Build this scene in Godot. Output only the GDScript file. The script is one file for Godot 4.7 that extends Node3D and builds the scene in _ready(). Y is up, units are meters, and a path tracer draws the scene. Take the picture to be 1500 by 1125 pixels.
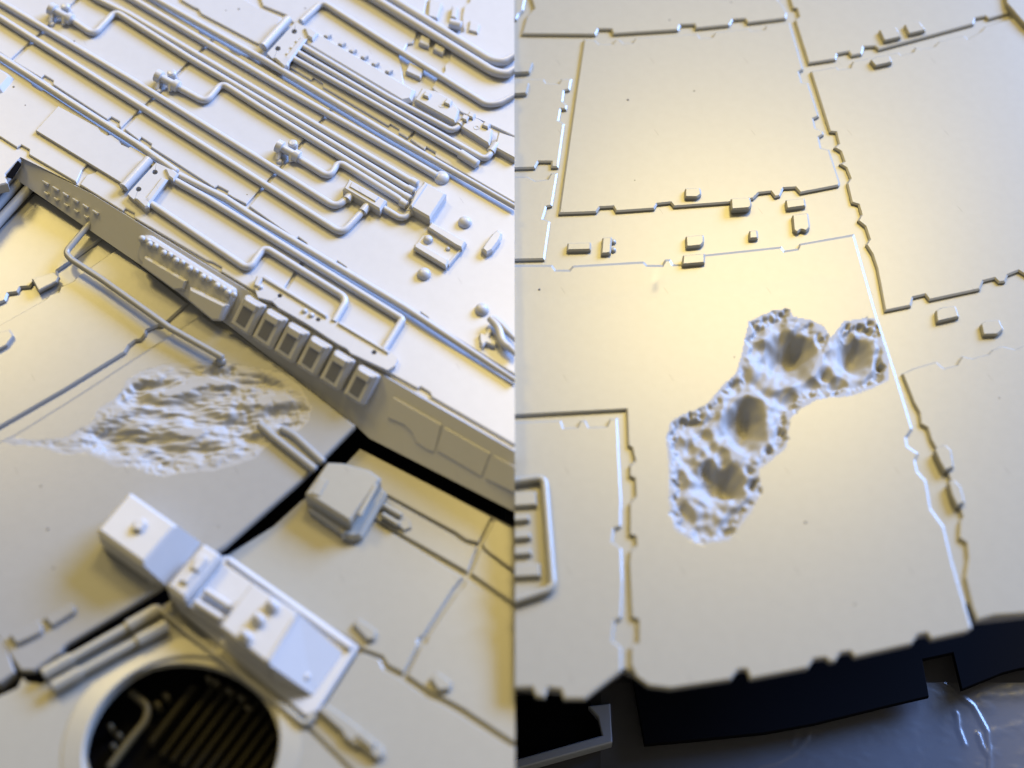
extends Node3D
# Close-up of two pieces of a pale plastic spaceship kit that butt against each other on a dark table:
# on the left a stepped section with pipes, on the right a flat section of cut panels with a cratered plate.

const FOV := 26.0
const PITCH := 58.0
const DIST := 0.39
const LEVEL := 0.070          # height of the lower decks above the table

var eye := Vector3.ZERO
var axes := Basis.IDENTITY
var PU: Plane                 # upper piped deck
var PM: Plane                 # plate with the blast scar
var PL: Plane                 # lowest plate with the round opening
var PR: Plane                 # right section
var PW: Plane                 # sloping side wall
var PT := Plane(Vector3.UP, 0.0)
var M := {}
var cut_side := 0             # -1: what is built ends at the cut from the left, 1: from the right
var cut := 0.0
var noise_a := FastNoiseLite.new()
var noise_b := FastNoiseLite.new()
var noise_c := FastNoiseLite.new()


func _ready() -> void:
	# ---- camera, background, lights, exposure
	var target := Vector3(0, LEVEL, 0)
	eye = target + Vector3(0, sin(deg_to_rad(PITCH)), cos(deg_to_rad(PITCH))) * DIST
	var cam := Camera3D.new()
	cam.name = "camera"
	add_child(cam)
	cam.fov = FOV
	cam.near = 0.01
	cam.far = 20.0
	cam.look_at_from_position(eye, target, Vector3.UP)
	axes = cam.basis
	var lens := CameraAttributesPhysical.new()
	lens.frustum_focal_length = 12.0 / tan(deg_to_rad(FOV / 2.0))
	lens.frustum_near = 0.01
	lens.frustum_far = 20.0
	lens.frustum_focus_distance = 0.417
	lens.exposure_aperture = 5.4
	cam.attributes = lens
	cam.current = true

	var env := Environment.new()
	env.background_mode = Environment.BG_COLOR
	env.background_color = Color(0.275, 0.248, 0.19).linear_to_srgb()
	env.tonemap_mode = Environment.TONE_MAPPER_LINEAR
	env.tonemap_exposure = 1.0
	env.sdfgi_enabled = true
	env.ssao_enabled = true
	env.ssil_enabled = true
	var we := WorldEnvironment.new()
	we.name = "world_environment"
	we.environment = env
	add_child(we)

	area("window_light", Vector3(1.06, 0.76, -0.94), Vector3(0, 0.07, -0.02), Vector2(0.9, 0.55), Color(0.27, 0.46, 1.0), 8.4)
	area("left_lamp_light", Vector3(-0.56, 1.03, -0.76), Vector3(-0.05, 0.07, 0), Vector2(0.28, 0.24), Color(1.0, 0.76, 0.24), 0.74)
	area("right_lamp_light", Vector3(0.22, 1.06, -0.71), Vector3(0.05, 0.07, 0), Vector2(0.32, 0.26), Color(1.0, 0.76, 0.24), 0.88)

	# ---- planes that the pieces lie on
	PR = Plane(Vector3.UP, LEVEL)
	PM = Plane(Vector3.UP, LEVEL)
	PL = Plane(Vector3.UP, LEVEL - 0.004)
	PU = Plane(Vector3.UP, LEVEL + 0.0067)
	var rim := on(Vector2(336, 409), PU)
	var lean := Vector3(0.045, 1.0, -0.026).normalized()     # the deck falls off a little towards the window
	PU = Plane(lean, lean.dot(rim))
	var mid := on(Vector2(500, 850), PL)
	var low_lean := Vector3(0.022, 1.0, -0.050).normalized()
	PL = Plane(low_lean, low_lean.dot(mid))
	var wa := on(Vector2(136, 283), PU)
	var wb := on(Vector2(570, 553), PU)
	var wc := on(Vector2(336, 477), PM)
	var wn := (wb - wa).cross(wc - wa).normalized()
	if wn.y < 0.0:
		wn = -wn
	PW = Plane(wn, wn.dot(wa))

	make_materials()
	noise_a.seed = 3
	noise_a.frequency = 0.035
	noise_b.seed = 11
	noise_b.frequency = 0.09
	for n: FastNoiseLite in [noise_a, noise_b, noise_c]:
		n.fractal_octaves = 2
	noise_c.seed = 23
	noise_c.noise_type = FastNoiseLite.TYPE_CELLULAR
	noise_c.frequency = 0.045

	cut = on(Vector2(754, 562), PR).x
	table()
	cut_side = -1
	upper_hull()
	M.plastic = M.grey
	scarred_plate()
	M.plastic = M.cream  # same kit plastic; its golden reflected light is put into the colour
	lower_hull()
	equipment_module()
	cut_side = 1
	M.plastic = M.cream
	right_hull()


# =====================================================================  helpers

func area(called: String, from: Vector3, to: Vector3, size: Vector2, tint: Color, energy: float) -> void:
	var l := AreaLight3D.new()
	l.name = called
	l.area_size = size
	l.light_color = tint.linear_to_srgb()
	l.light_energy = energy
	l.shadow_enabled = true
	add_child(l)
	l.look_at_from_position(from, to, Vector3.UP)


func plastic(c: Color, rough: float, bump := 0.0) -> StandardMaterial3D:
	var m := StandardMaterial3D.new()
	m.albedo_color = c.linear_to_srgb()
	m.roughness = rough
	if bump > 0.0:
		m.heightmap_enabled = true
		m.heightmap_scale = bump
		m.heightmap_texture = M.grain
		m.uv1_triplanar = true
		m.uv1_world_triplanar = true
		m.uv1_scale = Vector3(40, 40, 40)
	return m


func make_materials() -> void:
	var fine := FastNoiseLite.new()
	fine.seed = 5
	fine.frequency = 0.03
	fine.fractal_octaves = 4
	var nt := NoiseTexture2D.new()
	nt.width = 512
	nt.height = 512
	nt.seamless = true
	nt.noise = fine
	M.grain = nt
	var skin := moulded_skin()
	M.deck = plastic(Color(0.465, 0.465, 0.47), 0.33, 0.0004)  # kit plastic, lighter and cooler: stronger window light put into the colour
	M.grey = plastic(Color(0.29, 0.288, 0.275), 0.26, 0.0004)  # same plastic darkened in colour, as under weaker lamp light
	M.cream = plastic(Color(0.315, 0.303, 0.258), 0.27, 0.0004)  # same plastic with warm, dimmer light put into the tint
	M.torn = plastic(Color(0.34, 0.335, 0.32), 0.6)
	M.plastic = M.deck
	M.white = plastic(Color(0.50, 0.495, 0.485), 0.36, 0.0004)
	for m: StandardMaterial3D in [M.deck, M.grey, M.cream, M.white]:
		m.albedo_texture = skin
	M.dark = plastic(Color(0.017, 0.015, 0.009), 0.6)
	M.brass = plastic(Color(0.07, 0.06, 0.032), 0.5)  # dark olive, brighter than the ribs
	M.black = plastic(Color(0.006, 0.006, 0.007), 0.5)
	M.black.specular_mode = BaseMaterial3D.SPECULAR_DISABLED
	M.slot_shade = plastic(Color(0.13, 0.135, 0.16), 0.5)  # shade of a plastic recess, put into the colour
	M.foam = plastic(Color(0.012, 0.012, 0.015), 0.8)
	M.foam.metallic_specular = 0.1
	M.dark.metallic_specular = 0.25
	M.dust = plastic(Color(0.10, 0.09, 0.085), 0.8)
	M.table = plastic(Color(0.075, 0.075, 0.088), 0.7, 0.0008)
	M.table.metallic_specular = 0.25
	M.tray = plastic(Color(0.42, 0.45, 0.52), 0.3)
	var film := StandardMaterial3D.new()
	film.albedo_color = Color(0.85, 0.85, 0.85, 0.05)
	film.transparency = BaseMaterial3D.TRANSPARENCY_ALPHA
	film.roughness = 0.25
	M.film = film


func moulded_skin() -> Texture2D:
	# colour of the bare plastic over 20 cm: faint mottling, hair scratches and one grey scuff
	var n := 1024
	var im := Image.create(n, n, false, Image.FORMAT_RGB8)
	var broad := FastNoiseLite.new()
	broad.seed = 41
	broad.frequency = 0.006
	for y in n:
		for x in n:
			var v := 0.985 + 0.012 * broad.get_noise_2d(x, y)
			im.set_pixel(x, y, Color(v, v, v * 0.997))
	var rng := RandomNumberGenerator.new()
	rng.seed = 9
	for k in 260:
		var p := Vector2(rng.randf() * n, rng.randf() * n)
		var d := Vector2.from_angle(rng.randf() * TAU)
		var tone := rng.randf_range(-0.05, 0.03)
		for i in rng.randi_range(4, 40):
			var q := Vector2i(posmod(int(p.x), n), posmod(int(p.y), n))
			var c := im.get_pixelv(q)
			im.set_pixelv(q, Color(c.r + tone, c.g + tone, c.b + tone))
			p += d
			d = d.rotated(rng.randf_range(-0.06, 0.06))
	var path := [Vector2(112, 446), Vector2(124, 468), Vector2(131, 482), Vector2(140, 502), Vector2(150, 524)]
	for k in 900:
		var t := rng.randf() * 3.999
		var px: Vector2 = path[int(t)].lerp(path[int(t) + 1], fposmod(t, 1.0)) + Vector2(rng.randfn(), rng.randfn()) * 2.6
		var w := on(px, PM)
		var q := Vector2i(posmod(int(w.x * 5.0 * n), n), posmod(int(w.z * 5.0 * n), n))
		var c := im.get_pixelv(q)
		im.set_pixelv(q, Color(c.r * 0.93, c.g * 0.93, c.b * 0.94))
	return ImageTexture.create_from_image(im)


func way(p: Vector2) -> Vector3:
	var k := tan(deg_to_rad(FOV / 2.0)) / 562.5
	return (axes * Vector3((p.x - 750.0) * k, (562.5 - p.y) * k, -1.0)).normalized()


func on(p: Vector2, pl: Plane, up := 0.0) -> Vector3:
	var d := way(p)
	var t := (pl.d + up - pl.normal.dot(eye)) / pl.normal.dot(d)
	return eye + d * t


func pairs(flat: Array) -> PackedVector2Array:
	var out := PackedVector2Array()
	for i in range(0, flat.size(), 2):
		out.append(Vector2(flat[i], flat[i + 1]))
	return out


func triangles(poly: PackedVector2Array) -> PackedInt32Array:
	# in tenths of a millimetre: the triangulation takes very small areas for nothing
	var big := PackedVector2Array()
	for p in poly:
		big.append(p * 10000.0)
	return Geometry2D.triangulate_polygon(big)


func begin() -> SurfaceTool:
	var st := SurfaceTool.new()
	st.begin(Mesh.PRIMITIVE_TRIANGLES)
	return st


func vert(st: SurfaceTool, p: Vector3, n: Vector3) -> void:
	if cut_side < 0:
		p.x = minf(p.x, cut - 0.00001)
	elif cut_side > 0:
		p.x = maxf(p.x, cut + 0.00001)
	st.set_normal(n)
	st.set_uv(Vector2(p.x, p.z) * 5.0)
	st.add_vertex(p)


func tri(st: SurfaceTool, a: Vector3, b: Vector3, c: Vector3, na: Vector3, nb: Vector3, nc: Vector3) -> void:
	if (b - a).cross(c - a).dot(na + nb + nc) > 0.0:
		vert(st, a, na)
		vert(st, c, nc)
		vert(st, b, nb)
	else:
		vert(st, a, na)
		vert(st, b, nb)
		vert(st, c, nc)


func quad(st: SurfaceTool, a: Vector3, b: Vector3, c: Vector3, d: Vector3, out: Vector3) -> void:
	var n := (c - a).cross(d - b).normalized()
	if n.dot(out) < 0.0:
		n = -n
	tri(st, a, b, c, n, n, n)
	tri(st, a, c, d, n, n, n)


func put(parent: Node3D, called: String, st: SurfaceTool, mat: Material) -> MeshInstance3D:
	var o := MeshInstance3D.new()
	o.name = called
	o.mesh = st.commit()
	o.material_override = mat
	parent.add_child(o, true)
	return o


func thing(called: String, label: String, category: String, group := "") -> Node3D:
	var o := Node3D.new()
	o.name = called
	add_child(o, true)
	o.set_meta("label", label)
	o.set_meta("category", category)
	if group != "":
		o.set_meta("group", group)
	return o


func inset(poly: PackedVector2Array, by: float) -> PackedVector2Array:
	# poly runs counter-clockwise; every corner moves inwards along its mitre
	var out := PackedVector2Array()
	var n := poly.size()
	for i in n:
		var a := (poly[i] - poly[(i + n - 1) % n]).normalized()
		var b := (poly[(i + 1) % n] - poly[i]).normalized()
		var na := Vector2(-a.y, a.x)
		var nb := Vector2(-b.y, b.x)
		var m := na + nb
		if m.length() < 0.2:
			out.append(poly[i] + na * by)
			continue
		m = m.normalized()
		out.append(poly[i] + m * minf(by / maxf(m.dot(na), 0.35), by * 2.2))
	return out


func signed_area(poly: PackedVector2Array) -> float:
	var s := 0.0
	for i in poly.size():
		s += poly[i].cross(poly[(i + 1) % poly.size()])
	return s / 2.0


func cut_corners(poly: PackedVector2Array, by: float, n := 4) -> PackedVector2Array:
	# rounds the corners of an outline given in pixels
	var out := PackedVector2Array()
	var k := poly.size()
	for i in k:
		var p := poly[i]
		var a := poly[(i + k - 1) % k] - p
		var b := poly[(i + 1) % k] - p
		var s := minf(by, minf(a.length(), b.length()) * 0.45)
		var p0 := p + a.normalized() * s
		var p2 := p + b.normalized() * s
		for j in n + 1:
			var t := float(j) / n
			out.append(p0.lerp(p, t).lerp(p.lerp(p2, t), t))
	return out


func with_hole(poly: PackedVector2Array, centre: Vector2, r: float) -> PackedVector2Array:
	# an outline with a round hole, joined to its nearest corner by a hair-thin slit
	var best := 0
	for i in poly.size():
		if poly[i].distance_to(centre) < poly[best].distance_to(centre):
			best = i
	var dir := (poly[best] - centre).normalized()
	var side := Vector2(-dir.y, dir.x) * 0.12
	var turn := signf(signed_area(poly))
	var ring := PackedVector2Array()
	var a0 := dir.angle()
	var k := 14
	for j in k + 1:
		var a := a0 - turn * (0.06 + (TAU - 0.12) * j / k)
		ring.append(centre + Vector2(cos(a), sin(a) * 0.85) * r)
	var out := PackedVector2Array()
	for i in poly.size():
		if i == best:
			out.append(poly[i] - side * turn)
			out.append_array(ring)
			out.append(poly[i] + side * turn)
		else:
			out.append(poly[i])
	return out


func with_opening(outline: PackedVector2Array, hole: PackedVector2Array) -> PackedVector2Array:
	var bi := 0
	var bj := 0
	for i in outline.size():
		for j in hole.size():
			if outline[i].distance_to(hole[j]) < outline[bi].distance_to(hole[bj]):
				bi = i
				bj = j
	var h := hole.duplicate()
	if signf(signed_area(h)) == signf(signed_area(outline)):
		h.reverse()
		bj = h.size() - 1 - bj
	var out := PackedVector2Array()
	for i in outline.size():
		out.append(outline[i])
		if i == bi:
			for j in h.size():
				out.append(h[(bj + j) % h.size()])
			var last := h[(bj + h.size() - 1) % h.size()]
			out.append(h[bj].lerp(last, 0.05))
			out.append(outline[i].lerp(outline[(i + 1) % outline.size()], 0.002))
	return out


func prism(parent: Node3D, called: String, outline, pl: Plane, top: float, bottom: float, bev := 0.00018, mat: Material = null, heights: Array = [], steep := 1.0) -> MeshInstance3D:
	# a block whose top outline is where the lines of sight meet the plane, with chamfered rims; heights, if given, tilt the top
	var px: PackedVector2Array = outline if outline is PackedVector2Array else pairs(outline)
	var u := pl.normal.cross(Vector3(0, 0, 1)).normalized()
	var v := pl.normal.cross(u)
	var org := on(px[0], pl, top)
	var flat := PackedVector2Array()
	var rise: Array = []
	for i in px.size():
		var h: float = top if heights.is_empty() else heights[i]
		var q := on(px[i], pl, h) - org
		flat.append(Vector2(q.dot(u), q.dot(v)))
		rise.append(h - top)
	if signed_area(flat) < 0.0:
		flat.reverse()
		rise.reverse()
	var inner := inset(flat, bev) if bev > 0.0 else flat
	var n := flat.size()
	var hi: Array = []
	var mid: Array = []
	var low: Array = []
	for i in n:
		hi.append(org + u * inner[i].x + v * inner[i].y + pl.normal * rise[i])
		mid.append(org + u * flat[i].x + v * flat[i].y + pl.normal * (rise[i] - bev * steep))
		low.append(org + u * flat[i].x + v * flat[i].y + pl.normal * (bottom - top))
	var st := begin()
	var idx := triangles(inner)
	if idx.is_empty():
		idx = triangles(flat)
	if idx.is_empty():
		printerr("no triangles: ", called, " ", px[0])
	for i in range(0, idx.size(), 3):
		var a: Vector3 = hi[idx[i]]
		var b: Vector3 = hi[idx[i + 1]]
		var c: Vector3 = hi[idx[i + 2]]
		var nn := (b - a).cross(c - a).normalized()
		if nn.dot(pl.normal) < 0.0:
			nn = -nn
		tri(st, a, b, c, nn, nn, nn)
	for i in n:
		var j := (i + 1) % n
		var e := flat[j] - flat[i]
		var out3 := u * e.y - v * e.x
		if bev > 0.0:
			quad(st, hi[i], hi[j], mid[j], mid[i], out3.normalized() + pl.normal)
		quad(st, mid[i], mid[j], low[j], low[i], out3)
	return put(parent, called, st, M.plastic if mat == null else mat)


func sweep(st: SurfaceTool, path: PackedVector3Array, r: float, sides := 12) -> void:
	var n := path.size()
	var t0 := (path[1] - path[0]).normalized()
	var side := t0.cross(Vector3.UP)
	if side.length() < 0.1:
		side = t0.cross(Vector3.RIGHT)
	side = side.normalized()
	var rings: Array = []
	for i in n:
		var t := (path[mini(i + 1, n - 1)] - path[maxi(i - 1, 0)]).normalized()
		side = (side - t * side.dot(t)).normalized()
		var up := side.cross(t)
		var ring: Array = []
		for k in sides:
			var a := TAU * k / sides
			ring.append(side * cos(a) + up * sin(a))
		rings.append(ring)
	for i in n - 1:
		for k in sides:
			var l := (k + 1) % sides
			var a0: Vector3 = rings[i][k]
			var a1: Vector3 = rings[i][l]
			var b0: Vector3 = rings[i + 1][k]
			var b1: Vector3 = rings[i + 1][l]
			tri(st, path[i] + a0 * r, path[i] + a1 * r, path[i + 1] + b1 * r, a0, a1, b1)
			tri(st, path[i] + a0 * r, path[i + 1] + b1 * r, path[i + 1] + b0 * r, a0, b1, b0)
	for e in [0, n - 1]:
		var t := (path[1] - path[0]).normalized() * -1.0 if e == 0 else (path[n - 1] - path[n - 2]).normalized()
		for k in sides:
			var a: Vector3 = rings[e][k]
			var b: Vector3 = rings[e][(k + 1) % sides]
			var tip: Vector3 = path[e] + t * r * 0.25
			tri(st, path[e] + a * r, path[e] + b * r, tip, (a + t).normalized(), (b + t).normalized(), t)


func bent(points: PackedVector3Array, radius: float) -> PackedVector3Array:
	var out := PackedVector3Array([points[0]])
	for i in range(1, points.size() - 1):
		var p := points[i]
		var a := points[i - 1] - p
		var b := points[i + 1] - p
		if absf(a.normalized().dot(b.normalized())) > 0.97:
			out.append(p)
			continue
		var s := minf(radius, minf(a.length(), b.length()) * 0.48)
		var p0 := p + a.normalized() * s
		var p2 := p + b.normalized() * s
		for j in 8:
			var t := j / 7.0
			out.append(p0.lerp(p, t).lerp(p.lerp(p2, t), t))
	out.append(points[points.size() - 1])
	return out


func pipe(parent: Node3D, called: String, flat: Array, pl: Plane, up: float, r: float, bend := 0.0022, mat: Material = null) -> MeshInstance3D:
	var pts := PackedVector3Array()
	for p in pairs(flat):
		pts.append(on(p, pl, up))
	var st := begin()
	sweep(st, bent(pts, bend), r)
	return put(parent, called, st, M.plastic if mat == null else mat)


func rod(parent: Node3D, called: String, a: Vector3, b: Vector3, r: float, mat: Material = null) -> MeshInstance3D:
	var st := begin()
	sweep(st, PackedVector3Array([a, b]), r, 14)
	return put(parent, called, st, M.plastic if mat == null else mat)


func lathe(parent: Node3D, called: String, at: Vector3, up: Vector3, profile: Array, mat: Material = null, sides := 20) -> MeshInstance3D:
	# profile: pairs of (radius, height), from the outer foot to the top
	var u := up.cross(Vector3(0.3, 0.1, 1)).normalized()
	var v := up.cross(u)
	var st := begin()
	var pts := pairs(profile)
	for k in sides:
		var a := TAU * k / sides
		var b := TAU * (k + 1) / sides
		var da := u * cos(a) + v * sin(a)
		var db := u * cos(b) + v * sin(b)
		for i in pts.size() - 1:
			var p := pts[i]
			var q := pts[i + 1]
			var s := (q - p).normalized()
			var na := da * s.y - up * s.x
			var nb := db * s.y - up * s.x
			tri(st, at + da * p.x + up * p.y, at + db * p.x + up * p.y, at + db * q.x + up * q.y, na, nb, nb)
			if q.x > 0.0:
				tri(st, at + da * p.x + up * p.y, at + db * q.x + up * q.y, at + da * q.x + up * q.y, na, nb, na)
	return put(parent, called, st, M.plastic if mat == null else mat)


func dome(parent: Node3D, called: String, x: float, y: float, pl: Plane, up: float, r: float, tall := 0.75, mat: Material = null) -> MeshInstance3D:
	var at := on(Vector2(x, y), pl, up + r * tall * 0.5) - pl.normal * r * tall * 0.5
	var prof: Array = [r, 0.0]
	for i in range(0, 9):
		var a := PI / 2 * i / 8.0
		prof.append_array([r * cos(a), r * 0.15 + r * tall * sin(a)])
	return lathe(parent, called, at, pl.normal, prof, mat)


func specks(parent: Node3D, flat: Array, pl: Plane, up: float) -> void:
	var k := 0
	for p in pairs(flat):
		k += 1
		dome(parent, "dust_speck", p.x, p.y, pl, up, 0.00016 + 0.00006 * (k % 3), 0.35, M.dust)


# ---- plates with relief: a fine grid clipped by the plate's outline

var scar := PackedVector2Array()
var pits := PackedVector2Array()

func depth_inside(p: Vector2, poly: PackedVector2Array) -> float:
	var d := 1e9
	for i in poly.size():
		d = minf(d, p.distance_to(Geometry2D.get_closest_point_to_segment(p, poly[i], poly[(i + 1) % poly.size()])))
	return d if Geometry2D.is_point_in_polygon(p, poly) else -d


func relief(which: int, p: Vector2) -> float:
	if which == 0:
		if p.x < -20 or p.x > 480 or p.y < 500 or p.y > 715:
			return 0.0
		var d := depth_inside(p, scar)
		if d <= 0.0:
			return 0.0
		var w := smoothstep(0.0, 24.0, d + 8.0 * noise_b.get_noise_2d(p.x * 0.5, p.y * 0.7))
		# lumps and gouges drawn out along the shot
		var q := Vector2(p.x * 0.30 + p.y * 0.03, p.y * 0.95 + p.x * 0.02)
		var h := -0.0008
		h += 0.0034 * noise_a.get_noise_2d(q.x * 0.75, q.y * 0.75)
		h += 0.0009 * noise_b.get_noise_2d(q.x * 0.9, q.y * 0.5)
		h += 0.0016 * (absf(noise_b.get_noise_2d(q.x * 0.5, q.y * 0.8)) - 0.2)
		h += 0.0010 * noise_b.get_noise_2d(p.x * 0.42, p.y * 0.42) * smoothstep(250.0, 380.0, p.x)
		h -= 0.0018 * exp(-pow(Vector2((p.x - 215.0) / 70.0, (p.y - 648.0) / 24.0).length(), 2.0))
		return w * minf(h, 0.0009) * 0.55
	var h := 0.0
	# sink marks beside the upper rim
	var rim := 424.0 + 9.0 * sin(p.x * 0.017) if p.x < 960.0 else 409.0 + 5.0 * sin(p.x * 0.03)
	h -= 0.00003 * exp(-pow((p.y - rim) / 9.0, 2.0)) * smoothstep(1262.0, 1200.0, p.x)
	if p.x < 960 or p.x > 1330 or p.y < 440 or p.y > 815:
		return h
	var d := depth_inside(p, pits)
	if d <= -4.0:
		return h
	var w := smoothstep(0.0, 13.0, d + 9.0 * noise_b.get_noise_2d(p.x * 0.6, p.y * 0.6) - 3.0)
	var e := -0.0010 + 0.0007 * noise_a.get_noise_2d(p.x * 0.8, p.y * 0.8)
	for c in [[1138, 468, 17], [1180, 484, 17], [1112, 482, 17], [1102, 508, 19], [1204, 498, 13], [1240, 486, 13], [1264, 480, 16], [1291, 484, 11], [1010, 620, 19], [990, 652, 16], [992, 702, 17], [1000, 756, 20], [1028, 783, 17], [1068, 774, 17], [1098, 742, 14], [1114, 698, 12], [1146, 622, 14], [1128, 668, 14], [1160, 588, 15], [1228, 566, 15], [1282, 556, 14], [1070, 566, 16], [1045, 594, 15], [1030, 640, 15], [1018, 690, 15], [1190, 568, 14], [1060, 668, 14]]:
		e -= 0.0009 * maxf(0.0, 1.0 - pow(Vector2(p.x - c[0], p.y - c[1]).length() / c[2], 2.0))
	for c in [[1150, 520, 40, 0.0062], [1176, 512, 26, 0.0035], [1250, 519, 29, 0.0060], [1089, 622, 38, 0.0060], [1098, 606, 22, 0.003], [1052, 706, 36, 0.0060], [1075, 712, 22, 0.003], [1292, 536, 13, 0.0028], [1208, 548, 13, 0.0016], [1146, 634, 12, 0.0022], [1104, 712, 13, 0.0024], [1036, 683, 12, 0.0018], [1100, 690, 10, 0.0018], [1046, 612, 11, 0.0012], [1012, 655, 12, 0.0010], [1126, 660, 10, 0.0014], [1294, 503, 9, 0.0012]]:
		var wob := 1.0 + 0.30 * noise_a.get_noise_2d(p.x * 0.6 + c[0], p.y * 0.6)
		var rr: float = Vector2(p.x - c[0], p.y - c[1]).length() / (c[2] * wob)
		e -= c[3] * 0.75 * (1.0 - smoothstep(0.1, 1.0, rr))
		e += c[3] * 0.14 * exp(-pow((rr - 1.2) / 0.3, 2.0))
	return h + w * minf(e, 0.0004)


func relief_plate(parent: Node3D, called: String, patch: String, outline: Array, hurt: PackedVector2Array, pl: Plane, bottom: float, which: int, fine: Rect2, coarse: float, step: float) -> void:
	var px := pairs(outline)
	var mesh := begin()
	var wound := begin()
	var inner := px
	# chamfered rim and sides
	var u := pl.normal.cross(Vector3(0, 0, 1)).normalized()
	var v := pl.normal.cross(u)
	var c := px.size()
	if signed_area(px) < 0.0:
		px.reverse()
	inner = inset(px, 3.0)
	for i in c:
		var j := (i + 1) % c
		var e := on(px[j], pl) - on(px[i], pl)
		var out3 := e.cross(pl.normal) * -1.0
		var mid_point := (px[i] + px[j]) / 2.0
		var outward := on(mid_point + (mid_point - (inner[i] + inner[j]) / 2.0), pl) - on(mid_point, pl)
		if out3.dot(outward) < 0.0:
			out3 = -out3
		var h0 := pl.normal * relief(which, px[i])
		var h1 := pl.normal * relief(which, px[j])
		var a := on(px[i], pl, -0.00029) + h0
		var b := on(px[j], pl, -0.00029) + h1
		quad(mesh, on(inner[i], pl) + pl.normal * relief(which, inner[i]), on(inner[j], pl) + pl.normal * relief(which, inner[j]), b, a, out3.normalized() + pl.normal)
		quad(mesh, a, b, b + pl.normal * bottom - h1, a + pl.normal * bottom - h0, out3)
	var box := Rect2(inner[0], Vector2.ZERO)
	for p in inner:
		box = box.expand(p)
	var cells: Array = []
	var y := floorf(box.position.y / coarse) * coarse
	while y < box.end.y:
		var x := floorf(box.position.x / coarse) * coarse
		while x < box.end.x:
			var cell := Rect2(x, y, coarse, coarse)
			if fine.intersects(cell):
				var k := int(coarse / step)
				for i in k:
					for j in k:
						cells.append(Rect2(x + i * step, y + j * step, step, step))
			else:
				cells.append(cell)
			x += coarse
		y += coarse
	var cache := {}
	for cell: Rect2 in cells:
		var q := PackedVector2Array([cell.position, Vector2(cell.end.x, cell.position.y), cell.end, Vector2(cell.position.x, cell.end.y)])
		var ins := 0
		for p in q:
			if Geometry2D.is_point_in_polygon(p, inner):
				ins += 1
		var near_edge := ins < 4
		var polys: Array = []
		if near_edge:
			if ins == 0 and not fine.intersects(cell) and coarse < 3.0:
				continue
			polys = Geometry2D.intersect_polygons(q, inner)
		else:
			polys = [q]
		for poly: PackedVector2Array in polys:
			var mid := Vector2.ZERO
			for p in poly:
				mid += p
			mid /= poly.size()
			var st := wound if fine.has_point(mid) and Geometry2D.is_point_in_polygon(mid, hurt) else mesh
			var ids := Geometry2D.triangulate_polygon(poly)
			var pos: Array = []
			var nor: Array = []
			for p in poly:
				if not cache.has(p):
					cache[p] = [on(p, pl) + pl.normal * relief(which, p), slope(which, p, pl)]
				pos.append(cache[p][0])
				nor.append(cache[p][1])
			for i in range(0, ids.size(), 3):
				tri(st, pos[ids[i]], pos[ids[i + 1]], pos[ids[i + 2]], nor[ids[i]], nor[ids[i + 1]], nor[ids[i + 2]])
	var plate := put(parent, called, mesh, M.plastic)
	put(plate, patch, wound, M.torn)


func slope(which: int, p: Vector2, pl: Plane) -> Vector3:
	var e := 1.2
	var a := on(p + Vector2(e, 0), pl) + pl.normal * relief(which, p + Vector2(e, 0))
	var b := on(p - Vector2(e, 0), pl) + pl.normal * relief(which, p - Vector2(e, 0))
	var c := on(p + Vector2(0, e), pl) + pl.normal * relief(which, p + Vector2(0, e))
	var d := on(p - Vector2(0, e), pl) + pl.normal * relief(which, p - Vector2(0, e))
	var n := (a - b).cross(c - d).normalized()
	return n if n.dot(pl.normal) > 0.0 else -n


# =====================================================================  the table and what lies on it

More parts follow.
